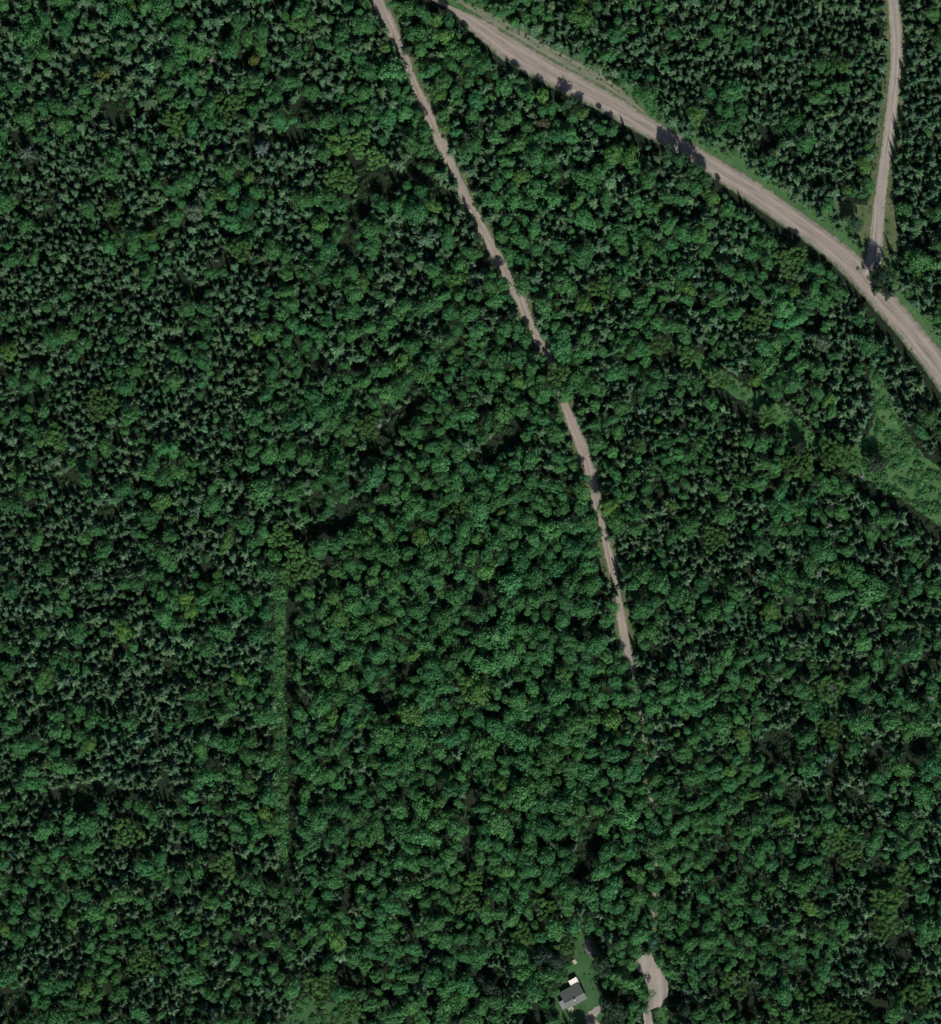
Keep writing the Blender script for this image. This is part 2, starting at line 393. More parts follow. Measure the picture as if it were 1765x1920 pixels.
# anchors of the stand map: x, y, share of conifers, crown size, openness, brightness
ANCH = [(80,60,.6,1.0,.45,.9),(330,120,.45,1.05,.55,1.0),(560,100,.6,1.0,.6,.95),(120,330,.8,.8,.5,.85),(420,300,.55,1.0,.65,1.0),(600,260,.45,1.0,.6,1.0),
        (120,480,.92,.72,.35,.85),(330,560,.85,.75,.4,.85),(560,480,.5,.95,.45,.95),(120,700,.75,.78,.5,.95),(400,760,.8,.78,.45,.9),(250,930,.65,.95,.55,.9),(60,1060,.8,.85,.5,.85),
        (480,980,.3,1.05,.4,1.0),(420,1140,.5,.95,.5,1.0),(300,1340,.85,.9,.6,.95),(120,1400,.6,.95,.55,1.0),(100,1640,.55,.78,.3,.95),(280,1560,.65,.8,.4,1.0),(430,1560,.55,.85,.4,1.0),
        (280,1780,.5,.8,.35,1.0),(80,1860,.5,.9,.45,.95),(480,1800,.45,.85,.4,1.0),(700,560,.55,1.0,.5,.95),(800,450,.55,.95,.55,.9),(760,200,.35,1.0,.4,1.05),(700,690,.25,.9,.3,.95),
        (880,700,.15,.85,.2,.95),(650,760,.35,1.0,.45,1.0),(720,1000,.04,1.2,.3,1.0),(960,980,.02,1.15,.2,1.0),(880,1180,.02,1.15,.25,1.0),(680,1220,.08,1.1,.4,1.0),(760,1420,.05,1.1,.3,1.0),
        (1050,1350,.03,1.1,.25,1.0),(980,1500,.05,1.1,.3,1.02),(620,1480,.2,1.0,.4,.95),(700,1720,.15,1.0,.35,1.05),(900,1750,.25,.95,.4,1.05),(1080,1660,.2,1.0,.4,1.05),(620,1880,.3,.9,.4,1.1),
        (880,150,.2,1.0,.35,1.05),(1000,270,.35,1.0,.45,1.05),(1160,300,.3,1.0,.45,1.1),(1000,420,.45,.95,.5,1.0),(1220,440,.4,.95,.45,1.1),(1400,480,.35,.95,.4,1.1),(1180,600,.3,.95,.4,1.1),
        (1480,620,.35,.95,.4,1.1),(1600,640,.6,.9,.5,1.0),(1250,80,.7,.85,.45,.95),(1400,170,.88,.8,.5,.9),(1550,230,.9,.78,.5,.9),(1560,60,.9,.78,.5,.85),(1730,200,.9,.85,.5,.85),(1740,450,.6,.95,.45,1.0),
        (1200,780,.6,.72,.35,.95),(1330,860,.6,.7,.35,.95),(1130,820,.3,.9,.35,1.1),(1480,920,.4,.9,.5,1.05),(1400,1040,.6,.85,.55,1.0),(1600,1100,.25,1.05,.45,1.05),(1720,1060,.5,.95,.5,1.0),
        (1300,1180,.45,.9,.5,1.05),(1480,1250,.5,.9,.55,1.0),(1680,1290,.6,.95,.6,1.0),(1300,1350,.25,.95,.4,1.05),(1350,1500,.12,.85,.25,1.0),(1300,1700,.12,.8,.2,1.0),(1480,1680,.3,.85,.35,.95),
        (1600,1500,.5,.9,.55,1.0),(1720,1560,.55,.95,.65,1.05),(1700,1780,.6,.95,.65,1.0),(1480,1860,.4,.85,.5,1.0),(1330,1860,.25,.9,.4,1.0),(1720,700,.85,.85,.55,.85),(1730,800,.85,.85,.55,.85)]
def stand(px, py):
    ws = 0; acc = [0, 0, 0, 0]
    for a in ANCH:
        w = 1.0 / ((px - a[0]) ** 2 + (py - a[1]) ** 2 + 1500) ** 1.6
        ws += w
        for k in range(4): acc[k] += w * a[2 + k]
    return [v / ws for v in acc]

TREES = []                       # dicts: kind, x, y, r, h, tint
GRID = {}
def put(kind, x, y, r, h, tint, special=None):
    a_ = R.uniform(-.2, .24)
    t = dict(sx=1 + a_, sy=1 - a_ * .7, kind=kind, x=x, y=y, r=r, h=h, tint=tint, special=special)
    TREES.append(t); GRID.setdefault((int(x // 6), int(y // 6)), []).append(t); return t
def clash(x, y, r, k):
    i, j = int(x // 6), int(y // 6)
    for a in (-2, -1, 0, 1, 2):
        for b in (-2, -1, 0, 1, 2):
            for t in GRID.get((i + a, j + b), ()):
                if (t['x'] - x) ** 2 + (t['y'] - y) ** 2 < ((t['r'] + r) * k) ** 2: return True
    return False

def tint_for(kind, px, py, bright):
    n1 = noise.noise(Vector((px * .012, py * .012, 3.0))); n2 = R.gauss(0, 1)
    if kind == 'b':
        base = Vector((.050, .162, .053))
        hue = n1 * .5 + n2 * .32 + (1.6 if R.random() < .05 else 0)
        c = Vector((base.x * (1 + .28 * hue), base.y * (1 + .06 * hue), base.z * (1 - .1 * hue)))
        lo = noise.noise(Vector((px * .014, py * .014, 77)))
        return c * bright * (1 + .24 * lo) * math.exp(R.gauss(0, .13))
    if kind == 'c':
        c = Vector((.055, .124, .058)); hue = R.gauss(0, .3) + n1 * .4
        c = Vector((c.x * (1 + .15 * hue), c.y, c.z * (1 - .14 * hue)))
        return c * (.4 + .6 * bright) * math.exp(R.gauss(0, .17))

# trees that stand out one by one: kind, px, py, crown radius (px), height, colour, look, where
LIME, OLIVE, PALE, DARK, BRIGHT, RUSSET = (.066,.175,.046), (.10,.125,.035), (.085,.135,.08), (.020,.045,.024), (.050,.165,.052), (.085,.10,.05)  # DARK puts the shadow black of the lane foot into leaf colour
SPECIAL = [
 ('b',196,140,15,13,OLIVE,'yellow-olive broadleaf tree with small crown','in the upper left wood'),
 ('b',478,112,14,13,OLIVE,'orange-tinged broadleaf tree','in the wood left of the narrow track near the top'),
 ('b',365,398,21,14,PALE,'pale grey-green broadleaf tree with a broad crown','among dark conifers in the left wood'),
 ('b',305,941,22,12,LIME,'lime green broadleaf tree with a flat wide crown','alone among dark trees left of centre'),
 ('b',720,1160,19,15,LIME,'lime green broadleaf tree with a rounded crown','right of the top of the cleared strip'),
 ('b',1150,290,21,15,LIME,'left of two lime green broadleaf trees','below the gravel road, upper right'),
 ('b',1182,300,22,15,LIME,'right of two lime green broadleaf trees','below the gravel road, upper right'),
 ('b',1020,232,13,13,RUSSET,'russet-tinged broadleaf tree','between the narrow track and the gravel road'),
 ('b',1537,642,20,14,PALE,'pale green broadleaf tree','in the wood below the gravel road, lower right end'),
 ('b',1632,1105,34,17,BRIGHT,'very large bright green broadleaf tree','below the streamside meadow, near the right edge'),
 ('b',1600,1075,26,16,BRIGHT,'large green broadleaf tree beside the very large crown','below the streamside meadow'),
 ('b',1612,1355,26,16,BRIGHT,'large green broadleaf tree','a third above the bottom at the right edge'),
 ('b',1652,520,22,19,DARK,'tall dark tree shading the foot of the gravel lane','where it meets the gravel road'),
 ('c',1645,542,10,12,(.025,.055,.03),'short dark conifer added to close the tall tree shadow','at the lane foot'),  # added so the shadow across the lane foot closes up
 ('c',1668,548,14,17,DARK,'dark conifer','on the right of the fork between lane and gravel road'),
 ('b',1603,420,17,12,(.04,.095,.05),'round dark green tree','on the grassy left side of the lane fork'),
 ('b',1207,1862,18,12,BRIGHT,'bright green broadleaf tree','on the left rim of the dirt turnaround'),
 ('b',1205,1890,14,10,(.05,.13,.055),'small broadleaf tree','on the left rim of the turnaround, lower one'),
 ('b',1152,1893,25,16,(.03,.065,.035),'large dark broadleaf tree','between the cabin yard and the turnaround'),
 ('b',918,1850,20,14,(.034,.06,.042),'dark round-crowned tree in a ring of lighter growth','left of the cabin'),
 ('b',1283,1895,18,13,(.03,.06,.035),'dark tree','on the right rim of the dirt turnaround'),
 ('b',1128,1815,16,13,(.035,.07,.042),'dark broadleaf tree','on the right of the cabin yard'),
 ('b',1040,1800,20,14,(.034,.065,.045),'dark broadleaf tree','above left of the white-roofed shed'),
 ('b',1010,1790,18,14,(.034,.065,.045),'second dark broadleaf tree','further left of the white-roofed shed'),
 ('b',1225,1765,17,13,(.045,.12,.07),'blue-green broadleaf tree','overhanging the top of the dirt turnaround'),
 ('b',600,1897,9,5,DARK,'lone small dark tree','in the middle of the grassy glade at the bottom'),
 ('b',898,446,9,12,(.05,.11,.05),'small tree leaning over the narrow track','at its shaded kink'),
 ('c',884,418,10,15,DARK,'dark conifer','at the shaded kink of the narrow track'),
 ('c',764,92,11,14,DARK,'dark conifer on the right verge of the narrow track','near the top'),
 ('b',1068,194,15,14,(.04,.10,.05),'tall tree casting a round shadow on the road','upper part'),
 ('b',1252,288,14,14,(.04,.11,.05),'leftmost tree of the clump','shading the gravel road at its narrowest point'),
 ('b',1272,299,15,17,(.04,.12,.05),'second tree from the left in the clump','shading the gravel road at its narrowest'),
 ('c',1287,303,10,16,(.03,.07,.045),'only conifer in the clump','shading the gravel road at its narrowest point'),
 ('b',1302,318,15,17,(.045,.13,.05),'second tree from the right in the clump','shading the gravel road at its narrowest'),
 ('b',1324,338,14,15,(.045,.12,.05),'rightmost tree of the clump','shading the gravel road at its narrowest point'),
 ('b',1640,518,12,13,(.03,.07,.04),'added dark shade tree left of the tall one','at the foot of the gravel lane'),  # added to fill out the shadow beside the tall tree
 ('b',1124,1803,16,17,(.035,.07,.04),'tall dark tree added to shade the upper end of the cabin yard','on its right'),  # put in to throw shade over the bare earth
 ('b',1645,868,20,13,(.03,.055,.03),'round dark tree','standing in the streamside meadow near the right edge'),
 ('b',1500,842,17,13,(.03,.055,.03),'dark tree','on the bank where the streamside meadow forks'),
 ('b',1560,1290,17,9,PALE,'pale low broadleaf tree','in a small glade at the middle right'),
 ('b',1380,1840,17,9,PALE,'pale low broadleaf tree','in the lower right wood near the bottom'),
 ('c',1555,1420,12,20,(.05,.10,.085),'tall blue-green conifer with a sharp tip','in the lower right wood'),
 ('c',490,280,16,18,(.055,.095,.08),'tall grey-blue conifer standing in a dark gap','in the upper left wood'),
 ('c',50,285,15,18,(.05,.085,.06),'tall conifer standing in a black gap','near the left edge, upper part'),
]
for k, px, py, rp, h, c, look, where in SPECIAL:
    p = W(px, py); put(k, p.x, p.y, rp * S, h, Vector(c), look + ' ' + where)

x0, x1, y0, y1 = -247 - 45, 247 + 45, -269 - 45, 269 + 45
def south_of_road(x, y):
    b = min(F_ROAD.c, key=lambda p: (p[0] - x) ** 2 + (p[1] - y) ** 2); return y < b[1]
def plant(n, scale_hi, pack, low=1.0):
    for _ in range(n):
        x = R.uniform(x0, x1); y = R.uniform(y0, y1); px, py = P(x, y)
        con, size, opn, br = stand(px, py)
        clump = noise.noise(Vector((px * .012, py * .012, 1.0))) * .75 + noise.noise(Vector((px * .03, py * .03, 4.0))) * .3
        isc = R.random() < con + clump * min(1, con * 2.2) - (.06 if con < .25 else 0)
        ga, gb = px * .87 - py * .5, px * .5 + py * .87        # gaps run from lower left to upper right
        g = noise.noise(Vector((ga * .013, gb * .026, 9.0))) + .65 * noise.noise(Vector((ga * .034, gb * .06, 12.0)))
        if g > (.90 if con > .3 else 1.06) - opn * 1.1 and low == 1.0: continue
        if isc: r = R.triangular(1.5, 5.0, 2.6) * size * scale_hi ** .6
        else: r = R.triangular(2.5, 8.6, 4.6) * size * scale_hi
        if clash(x, y, r, pack * (.98 if isc else 1)) or blocked(x, y, r) or in_gap(x, y, r * (1 if low == 1 else .3)): continue
        lv = noise.noise(Vector((ga * .011, gb * .02, 20.0))) + .5 * noise.noise(Vector((px * .035, py * .035, 24.0)))
        if isc: h = R.triangular(8, 16.5, 12.5) + 3.0 * lv + (r - 2.3) * 1.2
        else: h = R.triangular(9.5, 16.5, 13) + 4.5 * lv + (r - 3.5) * .5
        rd, rw, _s = F_ROAD.near(x, y)
        if rd < 17 and low == 1 and south_of_road(x, y): h = R.uniform(10, 13)
        put('c' if isc else 'b', x, y, r, h * (.8 + .2 * size) * low, tint_for('c' if isc else 'b', px, py, br))
# patches of saplings, raised and brightened to read as sunlit: x, y, radius in photo pixels
SAPLINGS = [(1560,1290,20),(1555,1365,20),(1570,1575,24),(1592,1602,18),(1690,1640,18),(1662,1690,28),(1660,1735,22),(1380,1840,24),(1560,1915,38),(1720,1860,24),(560,1058,34),
            (528,1005,22),(600,1850,28),(660,1890,20),(300,941,14),(890,1650,16),(880,1690,18),(1240,645,14),(1290,668,18),(1345,712,16),(1440,780,18),(1500,870,26),(1560,850,26),
            (1590,856,18),(670,270,22),(640,335,26),(705,300,18),(1130,540,20),(1480,490,26),(1420,600,22),(690,800,20),(1045,700,20),
            (430,200,26),(330,230,22),(1060,1770,14),(1020,1700,18),(980,1752,18),(860,960,14),(450,470,18),(190,760,26),(100,820,22),(240,1560,24),(420,1620,20),(270,1800,26),(1340,1010,22)]
for sx_, sy_, sr_ in SAPLINGS:
    bb = math.exp(R.gauss(0, .12))
    for _ in range(int(sr_ * sr_ * .9)):
        a_ = R.uniform(0, 6.283); d_ = sr_ * math.sqrt(R.random()) * (1 + .3 * math.sin(3 * a_ + sx_)); p_ = W(sx_ + d_ * math.cos(a_), sy_ + d_ * math.sin(a_)); r_ = R.triangular(.9, 2.4, 1.4)
        if clash(p_.x, p_.y, r_, .6): continue
        put('b', p_.x, p_.y, r_, R.uniform(9.5, 12.5), Vector((.082, .192, .056)) * bb * math.exp(R.gauss(0, .12)))
plant(30000, 1.0, .72)
plant(22000, .7, .76)
plant(20000, .48, .78)
plant(22000, .55, .60, .55)
print('trees', len(TREES), sum(t['kind'] == 'c' for t in TREES))

# ------------------------------------------------------------------ tree shapes (unit radius, unit height)
def rnd_dir(rr): 
    z = rr.uniform(-1, 1); a = rr.uniform(0, 2 * math.pi); s = math.sqrt(1 - z * z); return Vector((s * math.cos(a), s * math.sin(a), z))
def leaf(mb, p, nrm, size, rr, tone):
    a = nrm.orthogonal().normalized(); b = nrm.cross(a)
    t = rr.uniform(0, 6.28); u = a * math.cos(t) + b * math.sin(t); v = nrm.cross(u)
    l, w = size * rr.uniform(.7, 1.3), size * rr.uniform(.45, .8)
    mb.face([p - u * l, p + v * w + u * l * .1, p + u * l, p - v * w - u * l * .15], 0, tone)

ASP = 3.6                                        # crown unit: radius 1; z measured in units of the radius
def broad_crown(seed):
    rr = random.Random(seed); mb = MB()
    sx, sy = rr.uniform(.78, 1.2), rr.uniform(.78, 1.2); ph = rr.uniform(0, 6.28)
    lobes = []
    n = rr.randint(18, 25)
    for i in range(n):                            # leaf masses spread on an uneven dome
        for _ in range(30):
            d = rnd_dir(rr)
            if d.z < -.3: continue
            k = 1 + .2 * math.sin(2 * math.atan2(d.y, d.x) + ph) + .12 * math.sin(3 * math.atan2(d.y, d.x) + 2 * ph)
            c = Vector((d.x * .76 * sx * k, d.y * .76 * sy * k, d.z * .66)) * rr.uniform(.6, 1.02)
            if all((c - q).length > .29 for q, _r in lobes): break
        lobes.append((c, rr.uniform(.19, .38)))
    lobes.append((Vector((rr.uniform(-.25, .25), rr.uniform(-.25, .25), .55)), .3))
    for c, lr in lobes:
        lt = rr.uniform(.3, .7)
        for k in range(int(80 * (lr / .28) ** 2)):
            d = rnd_dir(rr)
            if d.dot(c) < -.12 and rr.random() < .75: continue
            p = c + d * lr * rr.uniform(.75, 1.1)
            nn = (d + rnd_dir(rr) * .45 + Vector((0, 0, .2))).normalized()
            leaf(mb, p, nn, rr.uniform(.045, .09), rr, max(0, min(1, lt + rr.gauss(0, .24))))
    for k in range(150):                          # inner leaf layers close the crown to the light
        d = rnd_dir(rr); d.z = abs(d.z) - .25
        p = Vector((d.x * sx, d.y * sy, d.z * .75)) * rr.uniform(.25, .62)
        leaf(mb, p, (d + rnd_dir(rr) * .5 + Vector((0, 0, .3))).normalized(), rr.uniform(.14, .22), rr, rr.uniform(.3, .7))
    for k in range(90):                           # loose sprays that break the outline
        d = rnd_dir(rr); d.z = abs(d.z) * .8 - .15
        p = Vector((d.x * sx, d.y * sy, d.z * .85)) * rr.uniform(.8, 1.15)
        leaf(mb, p, (d + rnd_dir(rr) * .6).normalized(), rr.uniform(.05, .09), rr, rr.uniform(.3, 1))
    return mb
def broad_trunk(seed):
    rr = random.Random(seed + 500); mb = MB()
    mb.tube([(0, 0, -3.0), (.02, .01, -1.6), (.03, -.02, -.5), (0, 0, .3)], [.085, .065, .05, .02], 7)
    for k in range(5):
        a = k * 1.256 + rr.uniform(-.3, .3); e = rr.uniform(.45, .65)
        z = rr.uniform(-1.0, -.35)
        mb.tube([(0.02, 0, z), (math.cos(a) * e * .5, math.sin(a) * e * .5, z + .35), (math.cos(a) * e, math.sin(a) * e, z + .75)], [.035, .024, .008], 5)
    return mb
def conifer_crown(seed):
    rr = random.Random(seed + 900); mb = MB(); tiers = rr.randint(10, 13)
    lean = (rr.uniform(-.22, .22), rr.uniform(-.22, .22)); pw = rr.uniform(.6, 1.0)
    for i in range(tiers):
        f = i / (tiers - 1); z = .16 + .80 * f
        rad = (1 - f) ** pw * rr.uniform(.72, 1.15) + .05
        nb = max(5, int(10 - 5 * f)); off = rr.uniform(0, 6.28)
        for k in range(nb):
            a = off + k * 2 * math.pi / nb + rr.uniform(-.22, .22); L = rad * rr.choice((.5, .75, 1.0, 1.0, 1.35)) * rr.uniform(.85, 1.15)
            u = Vector((math.cos(a), math.sin(a), 0)); s = Vector((-u.y, u.x, 0)); w = max(.06, L * rr.uniform(.13, .24))
            c = Vector((lean[0] * f, lean[1] * f, z)); dr = rr.uniform(.035, .085) * (1.1 - f * .6)
            tn = rr.uniform(.1, .95)
            q0 = c; q1 = c + u * L * .55 - Vector((0, 0, dr * .5)); q2 = c + u * L - Vector((0, 0, dr * 1.1))
            drop = Vector((0, 0, -.025))
            mb.face([q0, q1 + s * w + drop, q2, q1], 0, tn); mb.face([q0, q1, q2, q1 - s * w + drop], 0, tn)
            for _ in range(3):                    # twigs hanging off the bough
                t = rr.uniform(.35, 1); p = c + u * L * t + s * rr.uniform(-1, 1) * w - Vector((0, 0, dr * t + .01))
                nn = (u * .6 + s * rr.uniform(-.6, .6) + Vector((0, 0, .9)) + rnd_dir(rr) * .4)
                nn.z *= .6; leaf(mb, p, nn.normalized(), rr.uniform(.05, .09), rr, rr.uniform(.2, .9))
    top = Vector((lean[0], lean[1], 1.02))
    for k in range(4):
        a = k * 1.57 + .3; u = Vector((math.cos(a), math.sin(a), 0))
        mb.face([top, top - Vector((0, 0, .1)) + u * .1, top - Vector((0, 0, .14)), ], 0, .6)
    # the foliage is closed towards the stem
    n = 9; ring = []
    for zz, rr_ in ((.12, .38), (.4, .30), (.7, .15), (.98, .02)):
        ring.append([Vector((lean[0] * zz + math.cos(2 * math.pi * j / n) * rr_ * rr.uniform(.8, 1.1), lean[1] * zz + math.sin(2 * math.pi * j / n) * rr_ * rr.uniform(.8, 1.1), zz)) for j in range(n)])
    for a, b in zip(ring, ring[1:]):
        for j in range(n): mb.face([a[j], a[(j + 1) % n], b[(j + 1) % n], b[j]], 0, rr.uniform(.1, .5))
    return mb
def conifer_trunk(seed):
    mb = MB(); mb.tube([(0, 0, 0), (0, 0, .3), (0, 0, .95)], [.085, .06, .01], 7); return mb
def shrub(seed):
    rr = random.Random(seed + 70); mb = MB()
    for k in range(90):
        d = rnd_dir(rr); d.z = abs(d.z)
        p = Vector((d.x, d.y, d.z * .8)) * rr.uniform(.5, 1.05)
        leaf(mb, p, (d + rnd_dir(rr) * .6).normalized(), rr.uniform(.12, .24), rr, rr.uniform(.1, 1))
    return mb

NB, NC, NS = 18, 20, 5
BC = [broad_crown(i).mesh('broadleaf_crown', [M_LEAF]) for i in range(NB)]
BT = [broad_trunk(i).mesh('broadleaf_trunk', [M_BARK]) for i in range(NB)]
CC = [conifer_crown(i).mesh('conifer_crown', [M_NEEDLE]) for i in range(NC)]
CT = [conifer_trunk(i).mesh('conifer_trunk', [M_BARK]) for i in range(NC)]

def joined(name, a, b):                           # crown and trunk in one mesh, for the mass of the wood
    mb = MB(); k = len(a.v)
    mb.v = a.v + b.v; mb.f = a.f + [tuple(i + k for i in f) for f in b.f]; mb.m = a.m + [1] * len(b.f); mb.t = a.t + b.t
    return mb
def proto_collection(name, meshes):
    c = bpy.data.collections.new(name)
    for i, me in enumerate(meshes):
        o = bpy.data.objects.new('%s_%03d' % (name, i), me); c.objects.link(o)
    return c
PC_B = proto_collection('broadleaf_shapes', [joined('b', broad_crown(i), broad_trunk(i)).mesh('broadleaf_whole', [M_LEAF, M_BARK]) for i in range(NB)])
PC_C = proto_collection('conifer_shapes', [joined('c', conifer_crown(i), conifer_trunk(i)).mesh('conifer_whole', [M_NEEDLE, M_BARK]) for i in range(NC)])
PC_S = proto_collection('shrub_shapes', [shrub(i).mesh('shrub', [M_LEAF]) for i in range(NS)])

def scatter(name, coll, items):
    """items: (location, rotation, scale vector, shape index, colour) -> one object, instanced with geometry nodes"""
    me = bpy.data.meshes.new(name); me.from_pydata([i[0] for i in items], [], [])
    def attr(n, typ, key, vals):
        a = me.attributes.new(n, typ, 'POINT'); a.data.foreach_set(key, vals)
    attr('rot', 'FLOAT_VECTOR', 'vector', [v for i in items for v in i[1]])
    attr('size', 'FLOAT_VECTOR', 'vector', [v for i in items for v in i[2]])
    attr('shape', 'INT', 'value', [i[3] for i in items])
    attr('color', 'FLOAT_COLOR', 'color', [v for i in items for v in (*i[4], 1.0)])
    o = link(name, me)
    ng = bpy.data.node_groups.new(name, 'GeometryNodeTree')
    ng.interface.new_socket('Geometry', in_out='INPUT', socket_type='NodeSocketGeometry')
    ng.interface.new_socket('Geometry', in_out='OUTPUT', socket_type='NodeSocketGeometry')
    gi, go = ng.nodes.new('NodeGroupInput'), ng.nodes.new('NodeGroupOutput')
    ci = ng.nodes.new('GeometryNodeCollectionInfo'); ci.inputs[0].default_value = coll
    ci.inputs['Separate Children'].default_value = True; ci.inputs['Reset Children'].default_value = True
    ip = ng.nodes.new('GeometryNodeInstanceOnPoints'); ip.inputs['Pick Instance'].default_value = True
    def na(n, dt):
        k = ng.nodes.new('GeometryNodeInputNamedAttribute'); k.data_type = dt; k.inputs['Name'].default_value = n; return k.outputs['Attribute']
    er = ng.nodes.new('FunctionNodeEulerToRotation')
    L = ng.links.new
    L(gi.outputs[0], ip.inputs['Points']); L(ci.outputs[0], ip.inputs['Instance'])
    L(na('shape', 'INT'), ip.inputs['Instance Index']); L(na('rot', 'FLOAT_VECTOR'), er.inputs[0]); L(er.outputs[0], ip.inputs['Rotation'])
    L(na('size', 'FLOAT_VECTOR'), ip.inputs['Scale']); L(ip.outputs[0], go.inputs[0])
    md = o.modifiers.new('scatter', 'NODES'); md.node_group = ng
    return o

def dims(t):
    if t['kind'] == 'b':
        zs = max(t['r'] * .92, t['h'] * (.42 if t['special'] else .2)); return (0, 0, max(t['h'] - zs * .9, zs * .9)), (t['r'] * t['sx'], t['r'] * t['sy'], zs)
    return (0, 0, 0), (t['r'] * 1.08, t['r'] * 1.08, t['h'])

# ------------------------------------------------------------------ describing a tree by what stands near it
NUM = ['no', 'one', 'two', 'three', 'four', 'five', 'six', 'seven', 'eight', 'nine', 'ten', 'eleven', 'twelve', 'thirteen', 'fourteen', 'fifteen', 'sixteen', 'seventeen', 'eighteen', 'nineteen', 'twenty'] + ['twenty-' + q for q in ('one', 'two', 'three', 'four', 'five', 'six', 'seven', 'eight', 'nine')] + ['thirty']
LEVELS = [(0, 'the top edge'), (90, "the track's first narrowing"), (210, "the road's upper bend"), (340, "the lane's midpoint"), (435, "the track's kink"), (560, 'the lane fork'),
          (680, "the road's lower end"), (790, "the track's reappearance"), (880, 'the meadow tree'), (960, "the track's bare tip"), (1075, "the strip's top"), (1220, 'the last bare dirt'),
          (1380, "the strip's middle"), (1520, "the strip's lower half"), (1650, "the strip's foot"), (1785, 'the turnaround top'), (1870, 'the cabin'), (1930, 'the bottom edge')]
def near_x(curve, py):
    q = min(curve, key=lambda p: abs(p[1] - py)); return q[0]
def where(px, py):
    lv = min(LEVELS, key=lambda l: abs(l[0] - py))[1]
    refs = [('narrow track', near_x(TRACK_PX, py)), ('left edge', 0), ('right edge', 1765)]
    if 1080 < py < 1660: refs.append(('cleared strip', 530))
    if py < 480: refs.append(('gravel lane', near_x(LANE_PX, py)))
    if py < 700: refs.append(('gravel road', near_x(ROAD_PX, py)))
    if 1740 < py: refs.append(('cabin', 1074))
    n, rx = min(refs, key=lambda q: abs(q[1] - px))
    d = int(round(abs(px - rx) * S / 7.0)); side = 'left of' if px < rx else 'right of'
    if 'edge' in n: return ('against the %s, level with %s' % (n, lv) if d == 0 else '%s %s in from the %s, level with %s' % (NUM[min(d, 30)], 'crown' if d == 1 else 'crowns', n, lv))
    if d == 0: return 'against the %s, level with %s' % (n, lv)
    return '%s %s %s the %s, level with %s' % (NUM[min(d, 30)], 'crown' if d == 1 else 'crowns', side, n, lv)
TRACK_PX = [P(p[0], p[1]) for p in resample(TRACK, 2)]
ROAD_PX = [P(p[0], p[1]) for p in resample(ROAD, 2)]
LANE_PX = [P(p[0], p[1]) for p in resample(LANE, 2)]

def in_frame(t, m=4):
    px, py = P(t['x'], t['y']); return m < px < 1765 - m and m < py < 1920 - m
chosen = []
for k in 'bc':
    cand = sorted([t for t in TREES if t['kind'] == k and in_frame(t)], key=lambda t: (t['special'] is None, -t['r']))
    chosen += cand[:300]
ids = set(id(t) for t in chosen)
first = {}
for n, t in enumerate(chosen):
    k = t['kind']; name = 'broadleaf_tree' if k == 'b' else 'conifer_tree'
    px, py = P(t['x'], t['y']); c = t['tint']
    root = empty(name, (t['x'], t['y'], 0), R.uniform(0, 6.28))
    if t['special']: lab = t['special']
    else:
        lum = c[1]
        if k == 'b': adj = 'olive' if c[0] > lum * .42 else 'bright' if lum > .185 else 'dark' if lum < .14 else 'mid'
        else: adj = 'pale' if lum > .135 else 'dark' if lum < .1 else 'grey'
        lab = '%s green %s %s' % (adj, 'broadleaf' if k == 'b' else 'conifer', where(px, py).replace('narrow track', 'track', 1))
    if len(lab.replace('-', ' ').split()) > 16: print('LONG', lab)
    tag(root, lab, 'tree', 'broad-crowned trees of the wood' if k == 'b' else 'conifers of the wood')
    i = R.randrange(NB if k == 'b' else NC); loc, sc = dims(t)
    if (k, i) not in first:
        first[(k, i)] = (bpy.data.objects.new('crown', (BC if k == 'b' else CC)[i]), bpy.data.objects.new('trunk', (BT if k == 'b' else CT)[i]))
        parts = first[(k, i)]
    else: parts = [o.copy() for o in first[(k, i)]]
    for o in parts:
        COL.objects.link(o); o.parent = root; o.location = loc; o.scale = sc
        o.color = (*c, 1.0)
    if k == 'b':                                   # the stem reaches the ground whatever the crown's height
        parts[1].scale = (sc[0], sc[1], loc[2] / 3.0)
mass_b, mass_c = [], []
for t in TREES:
    if id(t) in ids: continue
    loc, sc = dims(t); tilt = (R.gauss(0, .04), R.gauss(0, .04), R.uniform(0, 6.28))
    it = ((t['x'], t['y'], loc[2]), tilt, sc, R.randrange(NB if t['kind'] == 'b' else NC), tuple(t['tint']))
    (mass_b if t['kind'] == 'b' else mass_c).append(it)
tag(scatter('broadleaf_wood', PC_B, mass_b), 'smaller broad-crowned trees filling the wood between the large ones', 'trees', kind='stuff')
tag(scatter('conifer_wood', PC_C, mass_c), 'smaller spruces and firs filling the wood between the large ones', 'trees', kind='stuff')

